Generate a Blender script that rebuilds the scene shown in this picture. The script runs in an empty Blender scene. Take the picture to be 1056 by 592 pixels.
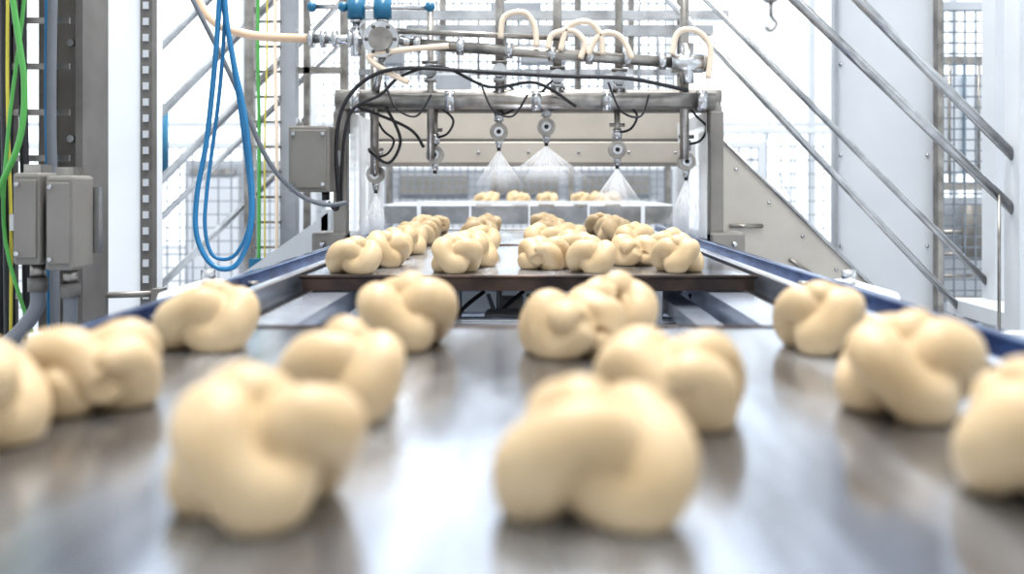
import bpy, bmesh, math, random
import numpy as np
from mathutils import Vector, Matrix, noise
random.seed(7)
S = bpy.context.scene
try: S.view_settings.view_transform = 'Standard'
except Exception: pass
try: S.view_settings.look = 'Medium High Contrast'
except Exception: pass

# ------------------------------------------------------------------ materials
def mat(name, col, rough=0.5, metal=0.0, col2=None, nscale=8.0, bump=0.0, bscale=60.0, stretch=None, spec=0.5, sss=0.0, rvar=0.0):
    m = bpy.data.materials.new(name); m.use_nodes = True
    nt = m.node_tree; b = nt.nodes['Principled BSDF']
    b.inputs['Base Color'].default_value = (*col, 1); b.inputs['Roughness'].default_value = rough
    b.inputs['Metallic'].default_value = metal
    b.inputs['Specular IOR Level'].default_value = spec
    if sss:
        b.inputs['Subsurface Weight'].default_value = sss
        b.inputs['Subsurface Radius'].default_value = (1.0, 0.6, 0.3)
        b.inputs['Subsurface Scale'].default_value = 0.005
    tc = nt.nodes.new('ShaderNodeTexCoord'); mp = nt.nodes.new('ShaderNodeMapping')
    nt.links.new(tc.outputs['Object'], mp.inputs['Vector'])
    if stretch: mp.inputs['Scale'].default_value = stretch
    n = nt.nodes.new('ShaderNodeTexNoise'); n.inputs['Scale'].default_value = nscale; n.inputs['Detail'].default_value = 5
    nt.links.new(mp.outputs['Vector'], n.inputs['Vector'])
    r = nt.nodes.new('ShaderNodeValToRGB')
    c2 = col2 if col2 else tuple(c*0.88 for c in col)
    r.color_ramp.elements[0].position = 0.35; r.color_ramp.elements[1].position = 0.65
    r.color_ramp.elements[0].color = (*c2, 1); r.color_ramp.elements[1].color = (*col, 1)
    nt.links.new(n.outputs['Fac'], r.inputs['Fac']); nt.links.new(r.outputs['Color'], b.inputs['Base Color'])
    if rvar:
        mr = nt.nodes.new('ShaderNodeMapRange')
        mr.inputs['From Min'].default_value = 0.3; mr.inputs['From Max'].default_value = 0.7
        mr.inputs['To Min'].default_value = max(0.02, rough-rvar); mr.inputs['To Max'].default_value = rough+rvar
        nt.links.new(n.outputs['Fac'], mr.inputs['Value']); nt.links.new(mr.outputs['Result'], b.inputs['Roughness'])
    if bump:
        n2 = nt.nodes.new('ShaderNodeTexNoise'); n2.inputs['Scale'].default_value = bscale
        nt.links.new(mp.outputs['Vector'], n2.inputs['Vector'])
        bp = nt.nodes.new('ShaderNodeBump'); bp.inputs['Strength'].default_value = bump; bp.inputs['Distance'].default_value = 0.002
        nt.links.new(n2.outputs['Fac'], bp.inputs['Height']); nt.links.new(bp.outputs['Normal'], b.inputs['Normal'])
    return m

M = dict(
 dough = mat('dough_mat', (0.565,0.425,0.262), 0.50, 0, (0.485,0.35,0.20), 26, sss=0.0, spec=0.4),
 steel = mat('brushed_steel', (0.56,0.565,0.57), 0.26, 0.95, (0.37,0.37,0.375), 14, 0.05, 90),
 steelw = mat('worn_steel', (0.40,0.375,0.345), 0.32, 0.85, (0.22,0.205,0.19), 20, 0.08, 90),
 bright = mat('bright_steel', (0.70,0.74,0.82), 0.26, 0.85, (0.48,0.53,0.63), 6),
 tray = mat('tray_steel', (0.58,0.63,0.72), 0.23, 0.92, (0.23,0.24,0.275), 5, 0.03, 40, stretch=(3.2,0.6,1), rvar=0.08),
 trayrim = mat('tray_rim_oxide', (0.10,0.065,0.05), 0.4, 0.6, (0.04,0.03,0.028), 18),
 blue_steel = mat('blue_rail', (0.13,0.20,0.37), 0.2, 0.85, (0.045,0.07,0.17), 10),
 beige = mat('beige_panel', (0.56,0.52,0.465), 0.40, 0.2, (0.48,0.445,0.395), 5),
 beiged = mat('beige_dark', (0.30,0.28,0.255), 0.40, 0.4, (0.21,0.195,0.18), 5),
 greyp = mat('grey_paint', (0.56,0.58,0.61), 0.45, 0.1, (0.50,0.52,0.55), 3),
 midgrey = mat('mid_grey_paint', (0.35,0.365,0.39), 0.45, 0.2, (0.27,0.285,0.31), 5),
 whitep = mat('white_paint', (0.84,0.86,0.89), 0.45, 0, (0.78,0.80,0.83), 3),
 dgrey = mat('dark_grey_paint', (0.18,0.17,0.16), 0.5, 0.2, (0.12,0.112,0.105), 6),
 boxgrey = mat('enclosure_grey', (0.21,0.198,0.18), 0.5, 0.1, (0.17,0.16,0.145), 6),
 black = mat('black_rubber', (0.014,0.014,0.017), 0.5),
 chain = mat('dark_iron', (0.07,0.07,0.09), 0.4, 0.7, (0.03,0.03,0.04), 30),
 wire = mat('galvanised_wire', (0.26,0.285,0.32), 0.4, 0.5, (0.19,0.21,0.235), 30),
 bluepl = mat('blue_plastic', (0.02,0.14,0.25), 0.35),
 bluehose = mat('blue_hose_mat', (0.03,0.20,0.40), 0.35, col2=(0.02,0.15,0.31)),
 green = mat('green_cable_mat', (0.09,0.34,0.08), 0.45),
 yellow = mat('yellow_cable_mat', (0.58,0.50,0.08), 0.45),
 beigehose = mat('beige_hose_mat', (0.76,0.54,0.38), 0.35),
 whitehose = mat('pale_hose_mat', (0.76,0.63,0.50), 0.3),
 greycable = mat('grey_cable_mat', (0.15,0.16,0.18), 0.5),
 wall = mat('wall_paint', (0.80,0.81,0.82), 0.8, 0, (0.76,0.77,0.78), 2),
 floor = mat('floor_epoxy', (0.60,0.63,0.67), 0.3, 0, (0.52,0.55,0.59), 1.5),
)

def alpha_mat(name, col, alpha, rough=0.3, fall=0.0):
    """thin see-through sheet; with fall>0 it is a veil of droplets that thins out below the nozzle (object origin)"""
    m = bpy.data.materials.new(name); m.use_nodes = True
    nt = m.node_tree; nt.nodes.clear(); L=nt.links.new
    out = nt.nodes.new('ShaderNodeOutputMaterial'); mix = nt.nodes.new('ShaderNodeMixShader')
    tr = nt.nodes.new('ShaderNodeBsdfTransparent'); add = nt.nodes.new('ShaderNodeMixShader')
    d = nt.nodes.new('ShaderNodeBsdfDiffuse'); d.inputs['Color'].default_value = (*col,1)
    if fall:
        g = nt.nodes.new('ShaderNodeBsdfTranslucent'); g.inputs['Color'].default_value = (*col,1)
    else:
        g = nt.nodes.new('ShaderNodeBsdfGlossy'); g.inputs['Roughness'].default_value = rough
    L(d.outputs[0], add.inputs[1]); L(g.outputs[0], add.inputs[2])
    add.inputs[0].default_value = 0.5 if fall else 0.3
    L(tr.outputs[0], mix.inputs[1]); L(add.outputs[0], mix.inputs[2]); L(mix.outputs[0], out.inputs['Surface'])
    tc = nt.nodes.new('ShaderNodeTexCoord')
    n = nt.nodes.new('ShaderNodeTexNoise'); mr = nt.nodes.new('ShaderNodeMapRange')
    L(n.outputs['Fac'], mr.inputs['Value'])
    mr.inputs['From Min'].default_value = 0.3; mr.inputs['From Max'].default_value = 0.7
    if fall:
        nv = nt.nodes.new('ShaderNodeVectorMath'); nv.operation='NORMALIZE'; L(tc.outputs['Object'], nv.inputs[0])
        L(nv.outputs[0], n.inputs['Vector']); n.inputs['Scale'].default_value = 16
        mr.inputs['To Min'].default_value = alpha*0.35; mr.inputs['To Max'].default_value = alpha
        sep = nt.nodes.new('ShaderNodeSeparateXYZ'); L(tc.outputs['Object'], sep.inputs[0])
        f = nt.nodes.new('ShaderNodeMapRange'); L(sep.outputs['Z'], f.inputs['Value']); f.interpolation_type='SMOOTHSTEP'
        f.inputs['From Min'].default_value = -fall*.92; f.inputs['From Max'].default_value = fall*.05
        mu = nt.nodes.new('ShaderNodeMath'); mu.operation = 'MULTIPLY'
        L(mr.outputs[0], mu.inputs[0]); L(f.outputs[0], mu.inputs[1]); L(mu.outputs[0], mix.inputs[0])
    else:
        L(tc.outputs['Object'], n.inputs['Vector']); n.inputs['Scale'].default_value = 7
        mr.inputs['To Min'].default_value = alpha*0.75; mr.inputs['To Max'].default_value = alpha*1.1
        L(mr.outputs[0], mix.inputs[0])
    return m
M['plastic'] = alpha_mat('clear_plastic_sheet', (0.9,0.93,0.97), 0.8)
M['glass'] = alpha_mat('window_glass', (0.95,0.97,1.0), 0.04, 0.02)

# ------------------------------------------------------------------ mesh builder
CUBE=[(-1,-1,-1),(1,-1,-1),(1,1,-1),(-1,1,-1),(-1,-1,1),(1,-1,1),(1,1,1),(-1,1,1)]
CF=[(0,3,2,1),(4,5,6,7),(0,1,5,4),(1,2,6,5),(2,3,7,6),(3,0,4,7)]
class B:
    def __init__(s): s.bm = bmesh.new(); s.mats = []
    def mi(s, m):
        m = M[m]
        if m not in s.mats: s.mats.append(m)
        return s.mats.index(m)
    def merge(s, tb):
        me = bpy.data.meshes.new('t'); tb.to_mesh(me); tb.free(); s.bm.from_mesh(me); bpy.data.meshes.remove(me)
    def box(s, x0,x1,y0,y1,z0,z1, m, bev=0.0):
        i = s.mi(m); tb = bmesh.new() if bev else s.bm
        c = ((x0+x1)/2,(y0+y1)/2,(z0+z1)/2); h=(abs(x1-x0)/2,abs(y1-y0)/2,abs(z1-z0)/2)
        v = [tb.verts.new((c[0]+a*h[0],c[1]+b*h[1],c[2]+d*h[2])) for a,b,d in CUBE]
        for q in CF:
            f = tb.faces.new([v[k] for k in q]); f.material_index = i
        if bev:
            bmesh.ops.bevel(tb, geom=list(tb.edges), offset=bev, segments=2, affect='EDGES', profile=0.5)
            for f in tb.faces: f.material_index = i
            s.merge(tb)
        return s
    def cyl(s, p, q, r, m, r2=None, seg=16):
        return s.tube([p,q], r, m, seg, [r, r if r2 is None else r2], raw=True)
    def tube(s, pts, r, m, seg=10, radii=None, raw=False, sub=6, caps=True):
        i = s.mi(m)
        P = [Vector(p) for p in pts]
        if not raw and len(P) > 2:
            Q = []
            n = len(P)
            for k in range(n-1):
                p0 = P[max(k-1,0)]; p1 = P[k]; p2 = P[k+1]; p3 = P[min(k+2,n-1)]
                for j in range(sub):
                    t = j/sub
                    Q.append(0.5*((2*p1)+(p2-p0)*t+(2*p0-5*p1+4*p2-p3)*t*t+(3*p1-p0-3*p2+p3)*t**3))
            Q.append(P[-1]); P = Q; radii = None
        R = radii or [r]*len(P)
        up = None; rings = []
        for k,p in enumerate(P):
            t = (P[min(k+1,len(P)-1)]-P[max(k-1,0)]).normalized()
            if up is None:
                a = Vector((0,0,1)) if abs(t.z) < 0.9 else Vector((1,0,0))
                up = (a - t*a.dot(t)).normalized()
            else:
                up = (up - t*up.dot(t))
                up = up.normalized() if up.length > 1e-6 else Vector((1,0,0))
            w = t.cross(up)
            rings.append([s.bm.verts.new(p + (up*math.cos(2*math.pi*j/seg)+w*math.sin(2*math.pi*j/seg))*R[k]) for j in range(seg)])
        for a,b in zip(rings, rings[1:]):
            for j in range(seg):
                f = s.bm.faces.new((a[j],a[(j+1)%seg],b[(j+1)%seg],b[j])); f.material_index = i; f.smooth = True
        if caps:
            f = s.bm.faces.new(rings[0][::-1]); f.material_index = i
            f = s.bm.faces.new(rings[-1]); f.material_index = i
        return s
    def ball(s, c, r, m, sc=(1,1,1)):
        i = s.mi(m); tb=bmesh.new()
        bmesh.ops.create_uvsphere(tb, u_segments=16, v_segments=10, radius=r, matrix=Matrix.Translation(c)@Matrix.Diagonal((*sc,1)))
        for f in tb.faces: f.material_index = i; f.smooth = True
        s.merge(tb); return s
    def prism(s, poly, y0, y1, m):   # poly in XZ
        i = s.mi(m)
        a = [s.bm.verts.new((x,y0,z)) for x,z in poly]; b = [s.bm.verts.new((x,y1,z)) for x,z in poly]
        n = len(poly)
        fs = [s.bm.faces.new(a), s.bm.faces.new(b[::-1])]
        for k in range(n): fs.append(s.bm.faces.new((a[k],b[k],b[(k+1)%n],a[(k+1)%n])))
        for f in fs: f.material_index = i
        return s
    def grid(s, x0,x1,z0,z1,y, step, r, m, stepz=None):
        stepz = stepz or step
        n = max(1,int(round((x1-x0)/step)))
        for k in range(n+1):
            x = x0+(x1-x0)*k/n; s.box(x-r,x+r,y-r,y+r,z0,z1,m)
        n = max(1,int(round((z1-z0)/stepz)))
        for k in range(n+1):
            z = z0+(z1-z0)*k/n; s.box(x0,x1,y+r,y+3*r,z-r,z+r,m)
        return s
    def obj(s, name, parent=None, origin=None):
        bmesh.ops.recalc_face_normals(s.bm, faces=s.bm.faces)
        me = bpy.data.meshes.new(name); 
        if origin:
            bmesh.ops.translate(s.bm, verts=s.bm.verts, vec=-Vector(origin))
        s.bm.to_mesh(me); s.bm.free()
        for m in s.mats: me.materials.append(m)
        o = bpy.data.objects.new(name, me); S.collection.objects.link(o)
        if origin: o.location = origin
        if parent: o.parent = parent
        return o
def empty(name):
    e = bpy.data.objects.new(name, None); S.collection.objects.link(e); return e

T = 0.95     # tray surface height
# ------------------------------------------------------------------ dough rolls: thick ropes knotted / plaited
def bake_roll(bb, seed, cut=.006, sq=1.0, it=2):
    o = bb.obj('tmp_roll')
    md=o.modifiers.new('r','REMESH'); md.mode='VOXEL'; md.voxel_size=0.0014
    sm=o.modifiers.new('s','SMOOTH'); sm.factor=0.5; sm.iterations=it
    dg=bpy.context.evaluated_depsgraph_get(); dg.update()
    me=bpy.data.meshes.new_from_object(o.evaluated_get(dg)); me.name='dough_roll_mesh'
    bpy.data.objects.remove(o)
    n=len(me.vertices); co=np.empty(n*3,np.float32); me.vertices.foreach_get('co',co); co=co.reshape(-1,3)
    z=co[:,2]-(co[:,2].min()+cut); z=np.where(z>0,z,z*.04); z=(z-z.min())*sq
    k=np.clip(1-z/.016,0,1)**2
    w=1+.035*np.sin(co[:,0]*75+seed)*np.cos(co[:,1]*68+seed*2)+.015*np.sin(co[:,0]*140+seed*3+co[:,2]*90)*np.sin(co[:,1]*120+seed)
    co[:,0]*=(1+.05*k)*w; co[:,1]*=(1+.05*k); co[:,2]=z*w
    me.vertices.foreach_set('co',co.reshape(-1))
    me.polygons.foreach_set('use_smooth',np.ones(len(me.polygons),bool))
    me.materials.clear(); me.materials.append(M['dough']); me.update()
    return me
def make_knot(seed, s, Z, R, rot, mirror=False, bump=(0,0), start=0.0):
    bb = B(); pts=[]; rad=[]; N=130
    for j in range(N+1):
        u=j/N; t=2*math.pi*(u*0.985+start)
        x=math.sin(t)+2*math.sin(2*t); y=math.cos(t)-2*math.cos(2*t); z=-math.sin(3*t)
        p=Vector((x*s*(-1 if mirror else 1),y*s,z*Z))
        p += Vector((noise.noise(Vector((seed*5.1,u*4,0))),noise.noise(Vector((seed*5.1,u*4,9))),0))*.005
        pts.append(Matrix.Rotation(rot,3,'Z')@p)
        rad.append(R*(1+.06*math.sin(2*math.pi*u*2+seed)+.09*math.sin(2*math.pi*u*6+seed*1.7)))
    bb.tube(pts,0,'dough',20,radii=rad,raw=True)
    bb.ball(Vector((bump[0],bump[1],.0225)),.0170,'dough',(1.15,1,.9))
    return bake_roll(bb,seed)
def make_plait(seed, turns, L, A, Z, R, ph, rot):
    bb=B(); N=40; rm=Matrix.Rotation(rot,3,'Z')
    for k in range(3):
        P=[];Q=[]
        for j in range(N+1):
            u=2*j/N-1; env=math.sqrt(max(0,1-.8*u*u)); th=2*math.pi*turns*(j/N)+2*math.pi*k/3+ph
            P.append(rm@Vector((A*env*math.sin(th),u*L/2,Z*env*math.sin(2*th))))
            Q.append(R*(.6+.4*env)*(.2+.8*math.sqrt(max(0,1-abs(u)**8))))
        bb.tube(P,0,'dough',20,radii=Q,raw=True)
    return bake_roll(bb,seed,cut=.010,sq=.86,it=3)
rolls=[make_knot(1,.0103,.0138,.0180,1.0,bump=(.004,.008)),make_knot(2,.0104,.0136,.0177,0.1,bump=(-.005,.006)),
       make_plait(6,.85,.074,.029,.0190,.0194,.3,.25),
       make_knot(3,.0102,.0140,.0182,1.9,mirror=True,bump=(-.006,.002)),make_knot(4,.0103,.0138,.0179,3.0,start=.3,bump=(.006,.0)),
       make_plait(7,-.85,.076,.029,.0190,.0192,.5,-.4)]
front=[(-.129,.463,3),(.033,.463,0),(.262,.492,4),(-.337,.572,1),(-.308,.682,2),(-.122,.660,4),(.092,.640,5),(.256,.660,3),
       (-.305,.925,0),(-.121,.930,3),(.040,.895,2),(.276,.910,1),(.084,.995,4)]
mid=[(-.305,1.71,0),(-.272,1.83,3),(-.29,2.0,2),(-.275,2.15,1),(-.29,2.34,4),(-.13,1.71,3),(-.105,1.83,1),(-.125,2.04,5),(-.11,2.24,0),
     (.115,1.72,4),(.030,1.79,5),(.09,1.94,0),(.03,2.12,3),(.10,2.30,1),(.265,1.72,1),(.205,1.87,2),(.29,2.00,4),(.235,2.20,3)]
far=[(x+random.uniform(-.02,.02),y+random.uniform(-.04,.04),random.randrange(6)) for y in (2.60,2.82,3.04) for x in (-.28,-.12,.06,.24)]
for (x,y,kd) in front+mid+far:
    o=bpy.data.objects.new('dough_roll', rolls[kd]); S.collection.objects.link(o)
    s=random.uniform(1.0,1.05)
    o.location=(x,y,T+0.0002)
    o.rotation_euler=(0,0,random.uniform(-.35,.35)+(random.choice((0,2.09,4.19)) if kd not in (2,5) else random.choice((0,math.pi)))); o.scale=(s*1.01,s,s)

# ------------------------------------------------------------------ room
b = B(); b.box(-5,5,-4,8,-0.1,0,'floor'); b.obj('floor')
b = B(); b.box(-5,5,-4,8,5.3,5.4,'wall'); b.obj('ceiling')
b = B(); b.box(-5,5,-4.1,-4,0,5.3,'wall'); b.obj('wall_front')
for sx,nm in ((-1,'left'),(1,'right')):
    b = B(); x0,x1 = sorted((5*sx,5.1*sx))
    b.box(x0,x1,-4,8,0,1.2,'wall'); b.box(x0,x1,-4,8,4.7,5.3,'wall')
    b.box(x0,x1,-4,-3.4,1.2,4.7,'wall'); b.box(x0,x1,7.4,8,1.2,4.7,'wall')
    b.obj('wall_'+nm)
    b = B()  # mullions of unseen side windows, added to let in more light
    for k in range(10): 
        y = -3.4+10.8*k/9; b.box(x0+.02,x1-.02,y-.03,y+.03,1.2,4.7,'whitep')
    b.box(x0+.03,x1-.03,-3.4,7.4,2.9,2.96,'whitep')
    b.obj('window_'+('2' if sx<0 else '3'))
b = B()
b.box(-5.1,5.1,8,8.1,0,0.55,'wall'); b.box(-5.1,5.1,8,8.1,5.0,5.3,'wall')
b.box(-5.1,-4.7,8,8.1,.55,5,'wall'); b.box(4.7,5.1,8,8.1,.55,5,'wall'); b.obj('wall_back')
b = B()
for k in range(9):
    x = -4.7+9.4*k/8; b.box(x-.025,x+.025,8.02,8.08,.55,5,'greyp')
for z in (.58,1.6,2.7,3.8,4.97): b.box(-4.7,4.7,8.03,8.07,z-.02,z+.02,'greyp')
i=b.mi('glass'); f=b.bm.faces.new([b.bm.verts.new(p) for p in ((-4.7,8.085,.55),(4.7,8.085,.55),(4.7,8.085,5),(-4.7,8.085,5))]); f.material_index=i
b.obj('window_1')

def added_ceil_light(x,y,w,l,power):  # unseen fixture and area light, added for soft top light
    b = B(); b.box(x-w/2-.03,x+w/2+.03,y-l/2-.03,y+l/2+.03,5.12,5.3,'whitep',0.01)
    o = b.obj('added_lamp_housing')
    L = bpy.data.lights.new('added_area_light','AREA'); L.shape='RECTANGLE'; L.size=w; L.size_y=l; L.energy=power; L.color=(1,.985,.96)
    lo = bpy.data.objects.new('added_area_light', L); S.collection.objects.link(lo); lo.location=(x,y,5.11); lo.parent = o
for x in (-2.4,0,2.4):
    for y in (-1.5,1.2,4.2): added_ceil_light(x,y,0.6,1.8,({-1.5:12,1.2:170,4.2:230}[y]) if x==0 else 15)

# ------------------------------------------------------------------ trays
def tray(y0,y1):
    b=B()
    b.box(-.38,.38,y0,y1,T-.003,T,'tray')
    for (a,c,d,e) in ((-.38,.38,y0,y0+.004),(-.38,.38,y1-.004,y1),(-.38,-.376,y0+.004,y1-.004),(.376,.38,y0+.004,y1-.004)):
        b.box(a,c,d,e,T-.024,T-.003,'trayrim')
    for x in (-.2,0,.2): b.box(x-.015,x+.015,y0+.01,y1-.01,T-.02,T-.003,'trayrim')
    b.cyl((-.385,y0,T-.001),(.385,y0,T-.001),.0035,'trayrim',seg=8)
    b.cyl((-.385,y1,T-.001),(.385,y1,T-.001),.0035,'trayrim',seg=8)
    return b.obj('baking_tray')
tray(.22,1.05); tray(1.63,2.44); tray(2.47,3.28)

# ------------------------------------------------------------------ conveyor
cv=empty('tray_conveyor')
b=B()
for s in (-1,1):
    def bx(xa,xb,*a,**k):
        x0,x1=sorted((xa*s,xb*s)); b.box(x0,x1,*a,**k)
    bx(.395,.412,.1,3.5,T-.12,T+.004,'bright',bev=.003)
    bx(.412,.455,.1,3.5,T-.10,T-.008,'blue_steel')
    bx(.455,.470,.1,3.5,T-.14,T+.010,'blue_steel',bev=.003)
    bx(.300,.365,.1,3.5,T-.060,T-.026,'bright')
    bx(.365,.390,.1,3.5,T-.075,T-.045,'chain')
    bx(.245,.285,.1,3.5,T-.075,T-.05,'bright')
    y=.12
    while y<3.45:
        bx(.372,.386,y,y+.018,T-.045,T-.034,'steelw'); y+=.03
    for y in (.4,1.25,2.2,3.2):
        bx(.40,.46,y-.03,y+.03,0,T-.1,'greyp')
        bx(.38,.48,y-.05,y+.05,0,.012,'steelw')
    for y in (1.15,1.36,1.55): 
        b.cyl((.44*s,y,T-.010),(.44*s,y,T),.009,'steelw',seg=8)
for y in (.5,1.3,2.0,2.7,3.3):
    b.box(-.40,.40,y-.02,y+.02,T-.16,T-.11,'bright')
b.obj('frame',cv)
b=B()
b.box(-.12,.10,1.9,2.15,T-.26,T-.16,'dgrey',bev=.01)
b.cyl((-.30,2.0,T-.20),(-.12,2.0,T-.20),.045,'boxgrey',seg=20)
b.cyl((.10,2.0,T-.2),(.36,2.0,T-.2),.016,'steel')
for x in (.18,.23,.28): b.cyl((x,1.98,T-.2),(x+.02,1.98,T-.2),.05,'chain',seg=24)
random.seed(11)
for k in range(9):
    x=-.3+.075*k
    b.tube([(x,1.8,T-.05),(x+.03,1.75,T-.09-.04*random.random()),(x+.07,1.78,T-.13),(x+.10,1.8,T-.08),(x+.14,1.85,T-.05)],.004,'black' if k%3 else 'greycable',8)
    b.cyl((x+.02,1.82,T-.2),(x+.02,1.82,T-.03),.005,'steelw' if k%2 else 'steel',seg=8)
for x in (-.22,-.06,.06,.2): b.box(x,x+.05,1.84,1.88,T-.15,T-.06,'boxgrey' if x<0 else 'steelw',bev=.004)
b.box(-.08,0.0,1.72,1.80,T-.12,T-.075,'dgrey',bev=.008)
for x in (-.14,.09,.16,.22): b.box(x,x+.012,1.68,1.70,T-.25,T-.03,'steel')
b.cyl((-.36,1.70,T-.085),(.36,1.70,T-.085),.008,'steel')
b.box(-.37,-.34,1.66,1.74,T-.30,T-.03,'chain'); b.box(.34,.37,1.66,1.74,T-.30,T-.03,'chain')
b.box(-.39,.39,2.3,2.32,T-.5,T-.10,'greyp')
b.obj('drive_unit',cv)
for s in (-1,1):
    b=B()
    x0,x1=sorted((.475*s,.62*s))
    b.box(x0,x1,1.2,2.35,T-.10,T-.085,'whitep',bev=.003)
    b.box(x0,x1,1.2,1.22,T-.085,T-.03,'whitep')
    x0,x1=sorted((.49*s,.58*s))
    b.box(x0,x1,1.50,1.72,T-.085,T-.012,'whitep',bev=.012)
    b.cyl((.535*s,1.62,T-.012),(.535*s,1.62,T+.012),.012,'steel')
    x0,x1=sorted((.58*s,.62*s))
    b.box(x0,x1,1.3,1.34,0,T-.1,'greyp'); b.box(x0,x1,2.2,2.24,0,T-.1,'greyp')
    b.obj('service_ledge',cv)

# ------------------------------------------------------------------ spray machine
sp=empty('spray_machine')
b=B()
for yy in (2.52,3.06):
    for s in (-1,1):
        x0,x1=sorted((.472*s,.508*s)); b.box(x0,x1,yy,yy+.04,T-.30,1.295,'beiged',bev=.004)
    pts=[(-.49,yy+.02,1.29),(-.485,yy+.02,1.315),(-.465,yy+.02,1.332),(-.43,yy+.02,1.335),(.43,yy+.02,1.335),(.465,yy+.02,1.332),(.485,yy+.02,1.315),(.49,yy+.02,1.29)]
    b.tube(pts,.018,'beiged',12)
for s in (-1,1):
    x0,x1=sorted((.478*s,.502*s)); b.box(x0,x1,2.56,3.06,1.27,1.30,'beiged')
    b.box(x0,x1,2.56,3.06,T-.02,T+.02,'beiged')
    x0,x1=sorted((.472*s,.56*s)); b.box(x0,x1,2.50,2.62,T-.06,T+.03,'beiged',bev=.006)
    b.ball((.53*s,2.495,T+.0),.008,'steel')
    x0,x1=sorted((.48*s,.51*s)); b.box(x0,x1,2.54,2.60,0,T-.06,'beiged')
    b.box(x0,x1,3.04,3.10,0,T-.06,'beiged')
b.prism([(-.508,1.24),(-.508,1.31),(-.48,1.345),(.48,1.345),(.508,1.31),(.508,1.24),(.47,1.24),(.47,1.295),(-.47,1.295),(-.47,1.24)],2.56,2.60,'beiged')
b.box(-.47,.47,2.98,3.0,1.235,1.335,'beige',bev=.003)
b.box(-.50,.50,2.90,2.93,1.165,1.232,'beige',bev=.003)
b.box(-.50,.50,2.885,2.90,1.158,1.170,'beiged'); b.box(-.47,.47,2.965,2.98,1.232,1.244,'dgrey')
for x in (-.44,-.3,-.15,0,.15,.3,.44): b.ball((x,2.899,1.2),.005,'steel')
b.obj('frame',sp)
for s in (-1,1):
    b=B(); i=b.mi('plastic')
    prev=None
    for k in range(25):
        y=2.50+.025*k; x=(.460+.004*math.sin(k*.9))*s
        cur=(b.bm.verts.new((x,y,T+.012)),b.bm.verts.new((x,y,1.292)))
        if prev: f=b.bm.faces.new((prev[0],cur[0],cur[1],prev[1])); f.material_index=i; f.smooth=True
        prev=cur
    b.obj('side_curtain_'+('l' if s<0 else 'r'),sp)
# pipework
b=B()
b.cyl((-.49,2.47,1.3175),(.475,2.47,1.3175),.021,'steelw',seg=24)
for x in (-.44,-.2,.02,.2,.44):
    b.cyl((x-.012,2.47,1.3175),(x+.012,2.47,1.3175),.026,'steel',seg=20)
b.cyl((-.294,2.45,1.460),(.385,2.45,1.411),.014,'steelw',seg=18)
b.cyl((-.40,2.45,1.495),(.10,2.46,1.475),.007,'steelw')
for t in (.02,.18,.36,.52,.66,.8,.93,1.0):
    x=-.294+.679*t; z=1.460-.049*t; b.cyl((x-.009,2.45,z),(x+.009,2.45,z-.001),.020,'steel',seg=18)
for x,z0,z1,r in ((-.075,1.31,1.75,.012),(.075,1.31,1.75,.012),(.235,1.30,1.75,.010),(.405,1.17,1.75,.012),(-.40,1.13,1.47,.011),(-.255,1.17,1.56,.009)):
    b.cyl((x,2.52,z0),(x,2.52,z1),r,'steelw',seg=14)
# small valves on the risers
for x,z in ((-.075,1.40),(.075,1.385),(.235,1.38),(-.255,1.40)):
    b.cyl((x,2.50,z),(x,2.54,z),.018,'steel',seg=18); b.cyl((x-.02,2.505,z+.02),(x+.02,2.505,z+.02),.005,'dgrey',seg=8)
    b.cyl((x,2.52,z-.03),(x,2.52,z-.018),.017,'steel')
b.box(-.33,.50,2.62,2.65,1.51,1.535,'steel'); b.box(-.5,.6,2.9,2.93,1.60,1.625,'steel')
b.cyl((.36,2.45,1.41),(.44,2.45,1.41),.024,'steel',seg=20); b.cyl((.40,2.45,1.36),(.40,2.45,1.46),.018,'steel',seg=18)
b.ball((.44,2.45,1.41),.022,'steelw')
for x in (-.437,-.37):
    b.cyl((x,2.46,1.575),(x,2.46,1.525),.023,'bluepl',seg=20)
    b.cyl((x,2.46,1.525),(x,2.46,1.515),.016,'steel'); b.cyl((x,2.46,1.585),(x,2.46,1.575),.015,'bluepl')
    b.cyl((x,2.46,1.515),(x,2.46,1.47),.010,'steel')
b.cyl((-.37,2.425,1.468),(-.37,2.47,1.468),.045,'steel',seg=28)
b.cyl((-.37,2.415,1.468),(-.37,2.425,1.468),.030,'steelw',seg=24)
for k in range(6):
    a=k*math.pi/3; b.ball((-.37+.036*math.cos(a),2.424,1.468+.036*math.sin(a)),.005,'dgrey')
b.cyl((-.56,2.46,1.475),(-.41,2.46,1.47),.012,'steel'); 
for x in (-.55,-.52,-.49,-.45): b.cyl((x-.006,2.46,1.4735),(x+.006,2.46,1.4735),.022,'steel',seg=18)
b.cyl((-.437,2.46,1.43),(-.437,2.46,1.50),.015,'steel')
b.cyl((-.55,2.46,1.556),(-.25,2.46,1.552),.006,'steel')
for x in (-.55,-.47,-.25): b.ball((x,2.46,1.555),.013,'bluepl')
b.cyl((-.325,2.45,1.47),(-.294,2.45,1.46),.012,'steel')
b.cyl((-.37,2.46,1.43),(-.39,2.47,1.34),.010,'steel')
b.obj('pipework',sp)
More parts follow.
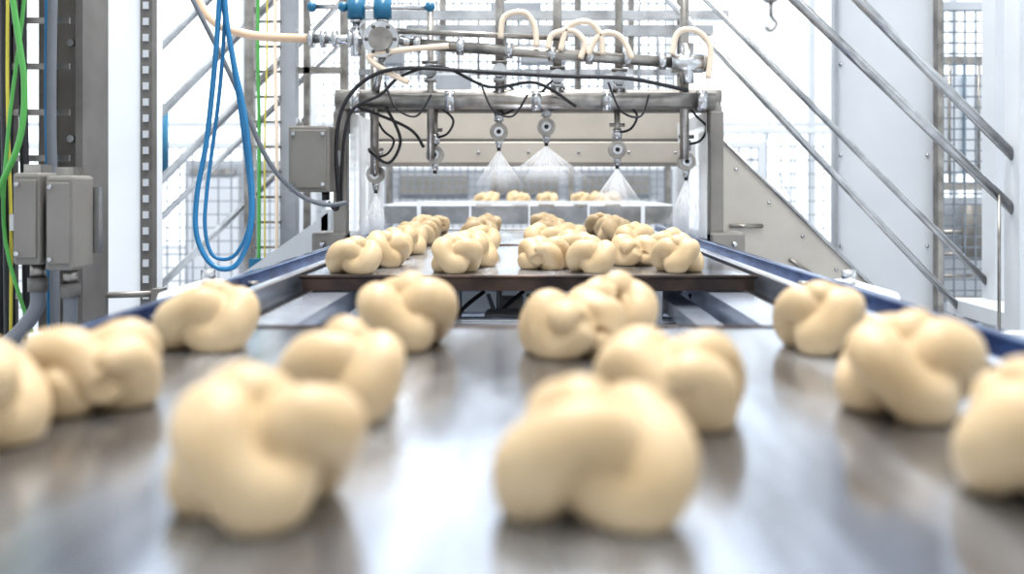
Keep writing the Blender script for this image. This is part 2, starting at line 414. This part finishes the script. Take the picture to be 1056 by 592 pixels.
# nozzles
NZ=[(-.403,1.131),(-.247,1.183),(-.078,1.243),(.047,1.256),(.234,1.196),(.416,1.165)]
for i,(x,z) in enumerate(NZ):
    b=B(); y=2.56
    b.cyl((x,y,z),(x,y,max(1.32,z+.05)),.008,'steelw')
    b.cyl((x,y,z+.028),(x,y,z+.055),.013,'steel')
    b.cyl((x,y-.012,z),(x,y+.012,z),.024,'steelw',seg=24); b.cyl((x,y-.018,z),(x,y-.012,z),.013,'steel')
    b.ball((x,y-.018,z),.006,'black')
    b.cyl((x,y,z-.018),(x,y,z-.042),.012,'steel',r2=.007); b.cyl((x,y,z-.042),(x,y,z-.05),.005,'black')
    b.tube([(x+.005,y-.005,z+.045),(x+.035,y-.02,z+.055),(x+.05,y-.02,z+.09),(x+.02,y-.03,z+.12),(x-.02,y-.04,1.335)],.0032,'black',8)
    b.cyl((x-.02,y-.002,z+.065),(x+.02,y-.002,z+.065),.005,'steelw')
    b.obj('nozzle_%d'%(i+1),sp)
    if i in (1,): continue
    h={0:.12,2:.12,3:.12,4:.13,5:.15}[i]; w={0:.045,2:.085,3:.155,4:.095,5:.065}[i]
    b=B(); tip=Vector((x,y,z-.05)); M['mist']=alpha_mat('water_mist_mat_%d'%(i+1),(0.99,0.99,1.0),0.8,fall=h)
    for fr in (1,.5):
        b.tube([tip+Vector((0,0,-.001)),tip+Vector((0,0,-h))],0,'mist',28,radii=[.003,w*fr],raw=True,caps=False)
    b.obj('water_mist_%d'%(i+1),sp,origin=tip)
b=B()
b.tube([(-.86,2.45,1.62),(-.80,2.45,1.52),(-.70,2.46,1.483),(-.56,2.46,1.475)],.011,'beigehose',12)
for xs in ([(-.07,1.47),(-.06,1.525),(-.01,1.535),(.015,1.50),(.02,1.45)],[(.08,1.44),(.10,1.50),(.15,1.512),(.18,1.48),(.185,1.43)],
           [(.36,1.43),(.375,1.485),(.42,1.49),(.455,1.45),(.45,1.37)],[(.15,1.43),(.17,1.47),(.2,1.485),(.235,1.47),(.26,1.42)],[(-.30,1.36),(-.36,1.39),(-.40,1.425),(-.33,1.44),(-.2,1.452)],
           [(.05,1.445),(.06,1.48),(.11,1.49),(.14,1.46),(.13,1.42)]):
    b.tube([(x,2.43,z) for x,z in xs],.0075,'whitehose',10)
b.obj('hoses',sp)
b=B()
b.tube([(-.50,2.42,1.06),(-.475,2.42,1.05),(-.478,2.41,1.2),(-.46,2.41,1.30),(-.40,2.42,1.37),(-.30,2.42,1.395),(-.1,2.43,1.385),(.1,2.43,1.375),(.25,2.43,1.37),(.40,2.43,1.34)],.005,'black',10)
b.tube([(-.47,2.43,1.06),(-.462,2.42,1.2),(-.44,2.42,1.29),(-.37,2.43,1.33),(-.32,2.43,1.375),(-.22,2.43,1.40),(-.1,2.44,1.35),(.02,2.44,1.36),(.12,2.44,1.30)],.004,'black',8)
random.seed(3)
for x in (-.36,-.12,.2):
    z=1.36
    b.tube([(x,2.43,z),(x+.03,2.41,z-.06-random.random()*.02),(x+.08,2.42,z-.085),(x+.10+random.random()*.03,2.43,z-.03)],.0028,'black',6)
b.tube([(-.36,2.45,1.30),(-.33,2.5,1.22),(-.36,2.5,1.16),(-.41,2.5,1.19)],.004,'black',8)
b.tube([(-.43,2.45,1.30),(-.31,2.5,1.25),(-.27,2.5,1.20)],.004,'black',8)
b.obj('cables',sp)
b=B()
b.box(-.595,-.492,2.40,2.48,1.085,1.25,'boxgrey',bev=.006)
b.box(-.588,-.499,2.394,2.402,1.095,1.24,'boxgrey',bev=.003)
for x in (-.58,-.507):
    for z in (1.105,1.23): b.cyl((x,2.388,z),(x,2.395,z),.005,'steel',seg=10)
b.cyl((-.575,2.44,1.25),(-.575,2.44,1.275),.009,'steel'); b.cyl((-.51,2.44,1.085),(-.51,2.44,1.065),.010,'black')
b.box(-.525,-.48,2.45,2.53,1.15,1.19,'steel')
b.obj('junction_box',sp)
b=B()
b.tube([(-.93,2.32,1.80),(-.80,2.32,1.54),(-.71,2.32,1.36),(-.63,2.33,1.17),(-.565,2.36,1.085),(-.50,2.38,1.055),(-.45,2.40,1.06)],.006,'greycable',10)
b.obj('control_cable')
b=B()
b.tube([(-.70,2.2,1.9),(-.70,2.2,1.55),(-.726,2.2,1.237),(-.752,2.2,1.083),(-.752,2.2,.985),(-.715,2.2,.920),(-.66,2.2,.925),(-.627,2.2,1.03),(-.640,2.2,1.237),(-.672,2.2,1.40),(-.69,2.2,1.55),(-.69,2.2,1.9)],.006,'bluehose',12)
b.tube([(-.715,2.22,1.9),(-.71,2.22,1.6),(-.68,2.22,1.40),(-.655,2.22,1.237),(-.636,2.22,1.04),(-.67,2.22,.945),(-.72,2.22,.94),(-.74,2.22,1.0),(-.735,2.22,1.1),(-.70,2.22,1.4),(-.68,2.22,1.9)],.0045,'bluehose',10)
b.obj('air_hose')

# ------------------------------------------------------------------ left structures
b=B()
b.box(-1.0,-.985,1.98,2.1,0,3.2,'dgrey'); b.box(-.925,-.91,1.98,2.1,0,3.2,'dgrey'); b.box(-.985,-.925,2.03,2.045,0,3.2,'beiged')
for z in [0.6+.2*k for k in range(12)]: b.cyl((-.955,2.02,z),(-.955,2.031,z),.008,'steel',seg=8)
b.obj('steel_column')
b=B()
b.box(-1.13,-.965,2.42,2.56,0,3.4,'whitep',bev=.004); 
b.box(-.965,-.935,2.41,2.44,0,3.4,'dgrey')
for z in [0.5+.04*k for k in range(60)]: b.box(-.957,-.943,2.405,2.411,z,z+.018,'greyp')
b.obj('support_column')
b=B()
for x0,z0,z1 in ((-.895,.965,1.125),(-.838,.955,1.120)):
    b.box(x0,x0+.05,1.68,1.76,z0,z1,'boxgrey',bev=.006); b.box(x0+.006,x0+.044,1.674,1.682,z0+.012,z1-.012,'boxgrey',bev=.002)
    b.cyl((x0+.025,1.72,z0),(x0+.025,1.72,z0-.025),.013,'steelw'); b.cyl((x0+.025,1.72,z0-.025),(x0+.025,1.72,z0-.05),.017,'dgrey')
    for z in (z0+.02,z1-.02): b.cyl((x0+.012,1.67,z),(x0+.012,1.675,z),.004,'steel',seg=8)
    b.box(x0+.01,x0+.04,1.70,1.74,z1,z1+.015,'steelw')
b.box(-.91,-.78,1.76,1.775,.98,1.10,'steel')
b.tube([(-.87,1.72,.92),(-.875,1.72,.88),(-.91,1.70,.83),(-.97,1.66,.78),(-1.05,1.6,.70)],.013,'greycable',10)
b.tube([(-.813,1.72,.91),(-.815,1.72,.85),(-.83,1.70,.75),(-.83,1.70,.5)],.012,'greycable',10)
cl=empty('cable_ladder')
b.obj('sensor_enclosure',cl)
cb=[('black',.010,[(-.975,1.80,1.8),(-.97,1.8,1.3),(-.965,1.8,1.0),(-.96,1.8,.6)]),
    ('black',.008,[(-.945,1.82,1.8),(-.95,1.82,1.4),(-.945,1.82,1.1),(-.935,1.82,.6)]),
    ('green',.0055,[(-.99,1.76,1.8),(-.93,1.76,1.40),(-.915,1.76,1.28),(-.925,1.76,1.18),(-.965,1.76,1.08),(-.985,1.76,.95),(-.96,1.76,.8)]),
    ('green',.0035,[(-.90,1.78,1.8),(-.925,1.78,1.45),(-.955,1.78,1.2),(-.96,1.78,1.0),(-.90,1.78,.8)]),
    ('yellow',.003,[(-.958,1.79,1.8),(-.962,1.79,1.3),(-.955,1.79,1.0),(-.958,1.79,.6)]),
    ('black',.012,[(-1.01,1.84,1.8),(-1.01,1.84,1.3),(-1.0,1.84,1.0),(-1.01,1.84,.6)]),
    ('greycable',.009,[(-.905,1.86,1.8),(-.915,1.86,1.3),(-.91,1.86,1.0),(-.905,1.86,.6)]),
    ('bluehose',.004,[(-.93,1.88,1.8),(-.935,1.88,1.3),(-.93,1.88,1.0),(-.93,1.88,.6)])]
b=B()
for m,r,pts in cb: b.tube(pts,r,m,10)
for k in range(12):
    z=.7+.09*k; b.box(-1.02,-.90,1.90,1.905,z,z+.012,'steelw')
b.box(-1.12,-1.015,1.90,1.93,.0,1.9,'dgrey')
b.box(-1.025,-1.015,1.89,1.91,.0,1.8,'steelw')
b.box(-.95,-.9,1.775,1.90,1.02,1.05,'steel')
b.obj('rack_and_cables',cl)
b=B(); b.tube([(-.95,2.12,1.75),(-.955,2.12,1.5),(-.97,2.12,1.35),(-.985,2.12,1.27)],.006,'green',10)
b.obj('green_cable')
b=B(); b.cyl((-1.0,2.1,.862),(-.80,2.1,.868),.007,'beiged'); b.box(-.81,-.79,2.08,2.12,0,.88,'beiged'); b.obj('guard_bar')
b=B()
for p,q,r in [((-1.35,3.2,1.20),(-.60,3.2,1.96),.014),((-1.35,3.2,.98),(-.55,3.2,1.78),.014),((-1.35,3.2,.86),(-.45,3.2,1.74),.010),
   ((-1.30,3.25,.70),(-.70,3.25,1.28),.012),((-1.35,3.2,1.42),(-.75,3.2,2.02),.012)]: b.cyl(p,q,r,'steel',seg=12)
for x,y,w,z1,m in [(-.77,3.1,.05,2.8,'midgrey'),(-.90,3.12,.03,2.8,'steelw'),(-1.38,3.18,.05,2.8,'greyp'),(-.60,3.15,.025,2.8,'steelw')]:
    b.box(x-w/2,x+w/2,y,y+w,0,z1,m)
b.tube([(-.85,3.08,2.4),(-.86,3.08,1.6),(-.855,3.08,1.2),(-.86,3.08,.4)],.006,'green',8)
b.tube([(-.835,3.08,2.4),(-.83,3.08,1.6),(-.838,3.08,1.2),(-.835,3.08,.4)],.003,'yellow',8)
b.tube([(-.80,3.08,2.4),(-.805,3.08,1.6),(-.80,3.08,1.2),(-.80,3.08,.4)],.006,'whitehose',8)
for k in range(16): b.box(-.88,-.79,3.09,3.10,.9+.08*k,.908+.08*k,'steelw')
b.box(-.88,-.60,3.05,3.09,.83,.87,'bluepl')
b.box(-.72,-.70,3.1,3.12,0,2.6,'steelw'); b.box(-.74,-.60,3.1,3.12,1.46,1.48,'steelw')
b.obj('bracing_frame')
b=B(); b.prism([(-.60,1.02),(-1.05,.70),(-1.05,.62),(-.60,.62)],2.90,2.915,'greyp'); b.box(-.62,-.59,2.9,2.93,0,1.03,'greyp'); b.box(-1.05,-1.02,2.9,2.93,0,.68,'greyp'); b.obj('guard_panel')

# ------------------------------------------------------------------ right structures
b=B()
b.prism([(.52,1.262),(.56,1.262),(1.075,.755),(1.075,.35),(.52,.35)],2.90,2.92,'beige')
b.cyl((.555,2.895,1.262),(1.08,2.895,.748),.006,'steel',seg=8)
for k in range(5): b.ball((.62+.1*k,2.899,1.15-.1*k),.006,'steel')
for p,q in (((.60,.98),(.70,.98)),((.78,.88),(.84,.84))): b.cyl((p[0],2.895,p[1]),(q[0],2.895,q[1]),.006,'steelw')
b.box(.52,.55,2.92,2.96,0,1.26,'beige'); b.box(1.04,1.07,2.92,2.96,0,.74,'beige'); b.obj('guard_panel')
b=B()
b.box(1.008,1.345,3.2,3.24,0,3.2,'greyp',bev=.004)
b.box(1.000,1.012,3.17,3.2,0,3.2,'midgrey'); b.box(1.335,1.352,3.16,3.2,0,3.2,'steelw')
for z in (.9,1.2,1.5,1.8,2.1): b.ball((1.03,3.199,z),.006,'steel'); b.ball((1.315,3.199,z),.006,'steel')
b.obj('cladding_panel')
b=B()
for p,q,r in (((.36,2.4,1.849),(1.215,2.4,1.027),.0125),((.55,2.4,1.828),(1.215,2.4,1.160),.0125)):
    b.cyl(p,q,r,'steel',seg=16)
for p,q,r in (((.35,2.72,1.67),(1.25,2.72,.715),.010),((.30,2.76,1.84),(1.33,2.76,.80),.010)):
    b.cyl(p,q,r,'steel',seg=14)
b.box(1.195,1.27,2.36,2.44,0,3.2,'greyp',bev=.004)
b.box(1.20,1.34,2.44,2.78,.74,.78,'greyp'); b.box(1.30,1.36,2.70,2.78,0,3.2,'greyp')
b.cyl((.38,2.4,1.83),(.38,2.4,2.6),.0125,'steel'); b.cyl((.57,2.4,1.81),(.57,2.4,2.6),.0125,'steel')
b.cyl((1.16,2.39,1.08),(1.16,2.39,.72),.004,'steelw')
b.obj('stair_railing')

def fence(name,x0,x1,y,z0,z1,step,r=.0025,m='steelw'):
    b=B(); b.grid(x0,x1,z0,z1,y,step,r,m)
    for x in (x0,x1): b.box(x-.02,x+.02,y-.02,y+.02,0,z1+.03,'greyp')
    b.box(x0,x1,y-.015,y+.015,z1,z1+.03,'greyp'); b.box(x0,x1,y-.015,y+.015,z0-.03,z0,'greyp')
    return b.obj(name)
fence('safety_fence',1.50,1.82,3.6,.55,1.75,.04,.0025,'wire')
fence('safety_fence',1.05,2.6,5.6,.3,1.40,.08,.003,'wire')
fence('safety_fence',-2.9,-1.25,5.2,.3,1.30,.07,.003,'wire')
fence('safety_fence',-1.2,-.85,5.4,.3,1.9,.06,.003,'wire')
fence('safety_fence',.95,1.25,5.2,.5,1.30,.06,.003,'wire')
b=B()
for x in (1.75,1.95):
    b.cyl((x,7.2,0),(x,7.2,5.0),.016,'whitep')
for k in range(12):
    z=.2+.4*k; b.cyl((1.75 if k%2 else 1.95,7.2,z),(1.95 if k%2 else 1.75,7.2,z+.4),.010,'whitep')
b.obj('lattice_mast')
b=B()
b.cyl((1.70,6.8,5.3),(1.70,6.8,2.50),.010,'dgrey'); b.box(1.66,1.74,6.76,6.84,2.38,2.50,'dgrey',bev=.01); b.cyl((1.64,6.8,2.44),(1.76,6.8,2.44),.045,'boxgrey')
b.cyl((1.70,6.8,2.38),(1.70,6.8,2.28),.015,'dgrey'); b.tube([(1.70,6.8,2.28),(1.74,6.8,2.23),(1.70,6.8,2.18),(1.66,6.8,2.21)],.012,'dgrey',8); b.obj('hoist_hook')

b=B()
b.box(1.62,1.95,4.0,4.3,.0,1.05,'greyp',bev=.01); b.box(1.70,1.92,3.97,4.0,1.15,1.55,'whitep',bev=.005)
b.box(1.66,1.69,3.98,4.02,0,2.6,'steelw'); b.box(1.94,1.97,3.98,4.02,0,2.6,'steelw')
b.box(1.66,1.97,3.98,4.02,1.60,1.63,'steelw'); b.box(1.66,1.97,3.98,4.02,1.08,1.11,'steelw')
for k in range(4): b.cyl((1.72+.06*k,3.96,1.11),(1.72+.06*k,3.96,1.6),.006,'bluepl' if k==1 else 'steelw')
for k in range(5): b.cyl((1.66,3.96,.55+.09*k),(1.97,3.96,.55+.09*k),.008,'steelw')
b.cyl((1.80,3.93,1.02),(1.80,3.93,.80),.04,'boxgrey')
b.obj('control_cabinet')

# ------------------------------------------------------------------ centre background
b=B()
b.grid(-.66,.60,1.44,1.92,4.0,.035,.0022,'wire')
for x in (-.68,-.35,-.1,.2,.42,.62): b.box(x-.012,x+.012,3.96,3.99,.0 if abs(x)>.6 else 1.42,2.0,'steelw')
for z in (1.42,1.56,1.72,1.88): b.box(-.69,.63,3.93,3.96,z-.012,z+.012,'steel')
for x,z,w,h in ((-.3,1.50,.14,.09),(.06,1.62,.18,.07),(.36,1.48,.12,.12),(-.55,1.64,.1,.12),(-.05,1.80,.2,.06)):
    b.box(x-w/2,x+w/2,3.84,3.93,z-h/2,z+h/2,'midgrey',bev=.006)
random.seed(5)
for k in range(16):
    x=-.6+.08*k; b.cyl((x,3.88,1.44+random.random()*.1),(x,3.88,1.75+random.random()*.3),.005,'steel' if k%5 else 'dgrey',seg=8)
b.obj('equipment_rack')
b=B()
x0,x1,y=-.414,.432,3.6
b.box(x0,x1,y,y+.02,1.03,1.042,'whitep'); b.box(x0,x0+.012,y,y+.02,.6,1.03,'whitep'); b.box(x1-.012,x1,y,y+.02,.6,1.03,'whitep')
b.box(x0,x1,y,y+.02,.93,.94,'whitep')
for x in (-.22,0,.22): b.box(x,x+.006,y,y+.02,.60,1.03,'whitep')
b.box(x0,x1,y,y+.3,.885,.90,'bright'); 
for x in (x0,x1-.02): b.box(x,x+.02,y+.28,y+.30,0,.885,'whitep'); b.box(x,x+.02,y,y+.02,0,.6,'whitep')
b.obj('outfeed_table')
b=B()
b.box(-.7,.7,4.3,5.4,.985,1.005,'greyp'); b.box(-.7,.7,4.28,4.3,.93,1.01,'steel')
for x in (-.66,.62):
    for y in (4.32,5.32): b.box(x,x+.04,y,y+.04,0,.985,'greyp')
b.obj('transfer_conveyor')
k=0
for x in (-.20,-.05,.10,.26,.38):
    for y in (4.6,4.95):
        me=rolls[k%5]; o=bpy.data.objects.new('dough_roll',me); S.collection.objects.link(o); k+=1
        o.location=(x+random.uniform(-.03,.03),y+random.uniform(-.08,.08),1.0052); o.rotation_euler=(0,0,random.uniform(0,3))
b=B()
b.grid(-.80,.80,.7,1.22,5.7,.045,.0034,'wire'); b.box(-.84,.84,5.68,5.72,1.22,1.245,'steelw')
for x in (-.82,-.2,.25,.82): b.box(x-.015,x+.015,5.68,5.74,0,1.22,'steelw')
b.obj('safety_barrier')
b=B()
b.box(-1.0,1.0,6.4,7.0,0,1.22,'midgrey',bev=.02)  # grey backing added behind the nozzles so the white mist shows
for x in (-.9,-.3,.3): b.box(x,x+.56,6.37,6.4,.15,1.0,'greyp',bev=.01); b.box(x+.05,x+.5,6.37,6.4,1.04,1.16,'boxgrey')
for x in (-.38,.22,.82): b.box(x,x+.02,6.35,6.37,.5,.75,'steelw')
b.obj('mist_backing')
b=B()
for x0 in (-2.2,-1.75):
    b.box(x0,x0+.38,6.2,6.6,0,1.25,'midgrey',bev=.01); b.box(x0+.03,x0+.35,6.18,6.2,.2,1.15,'greyp')
    b.box(x0+.05,x0+.33,6.17,6.18,1.16,1.20,'steelw')
b.obj('storage_cabinet')
b=B(); b.cyl((-1.36,3.55,1.12),(-1.36,3.55,1.38),.04,'bluepl',seg=20); b.cyl((-1.36,3.55,1.38),(-1.36,3.55,1.40),.03,'dgrey'); b.cyl((-1.36,3.55,0),(-1.36,3.55,1.12),.02,'greyp'); b.obj('filter_cartridge')

# ------------------------------------------------------------------ world + camera
w=bpy.data.worlds.new('sky'); S.world=w; w.use_nodes=True
bg=w.node_tree.nodes['Background']; bg.inputs['Color'].default_value=(0.87,0.945,1.0,1); bg.inputs['Strength'].default_value=1.75

cam=bpy.data.cameras.new('camera'); co=bpy.data.objects.new('camera',cam); S.collection.objects.link(co); S.camera=co
co.location=(0,0,1.105); co.rotation_euler=(math.pi/2,0,0)
cam.sensor_width=36; cam.sensor_fit='HORIZONTAL'; cam.lens=36*1000/1056
cam.shift_x=-17/1056; cam.shift_y=-106/1056; cam.clip_start=.02
cam.dof.use_dof=True; cam.dof.focus_distance=2.1; cam.dof.aperture_fstop=3.0
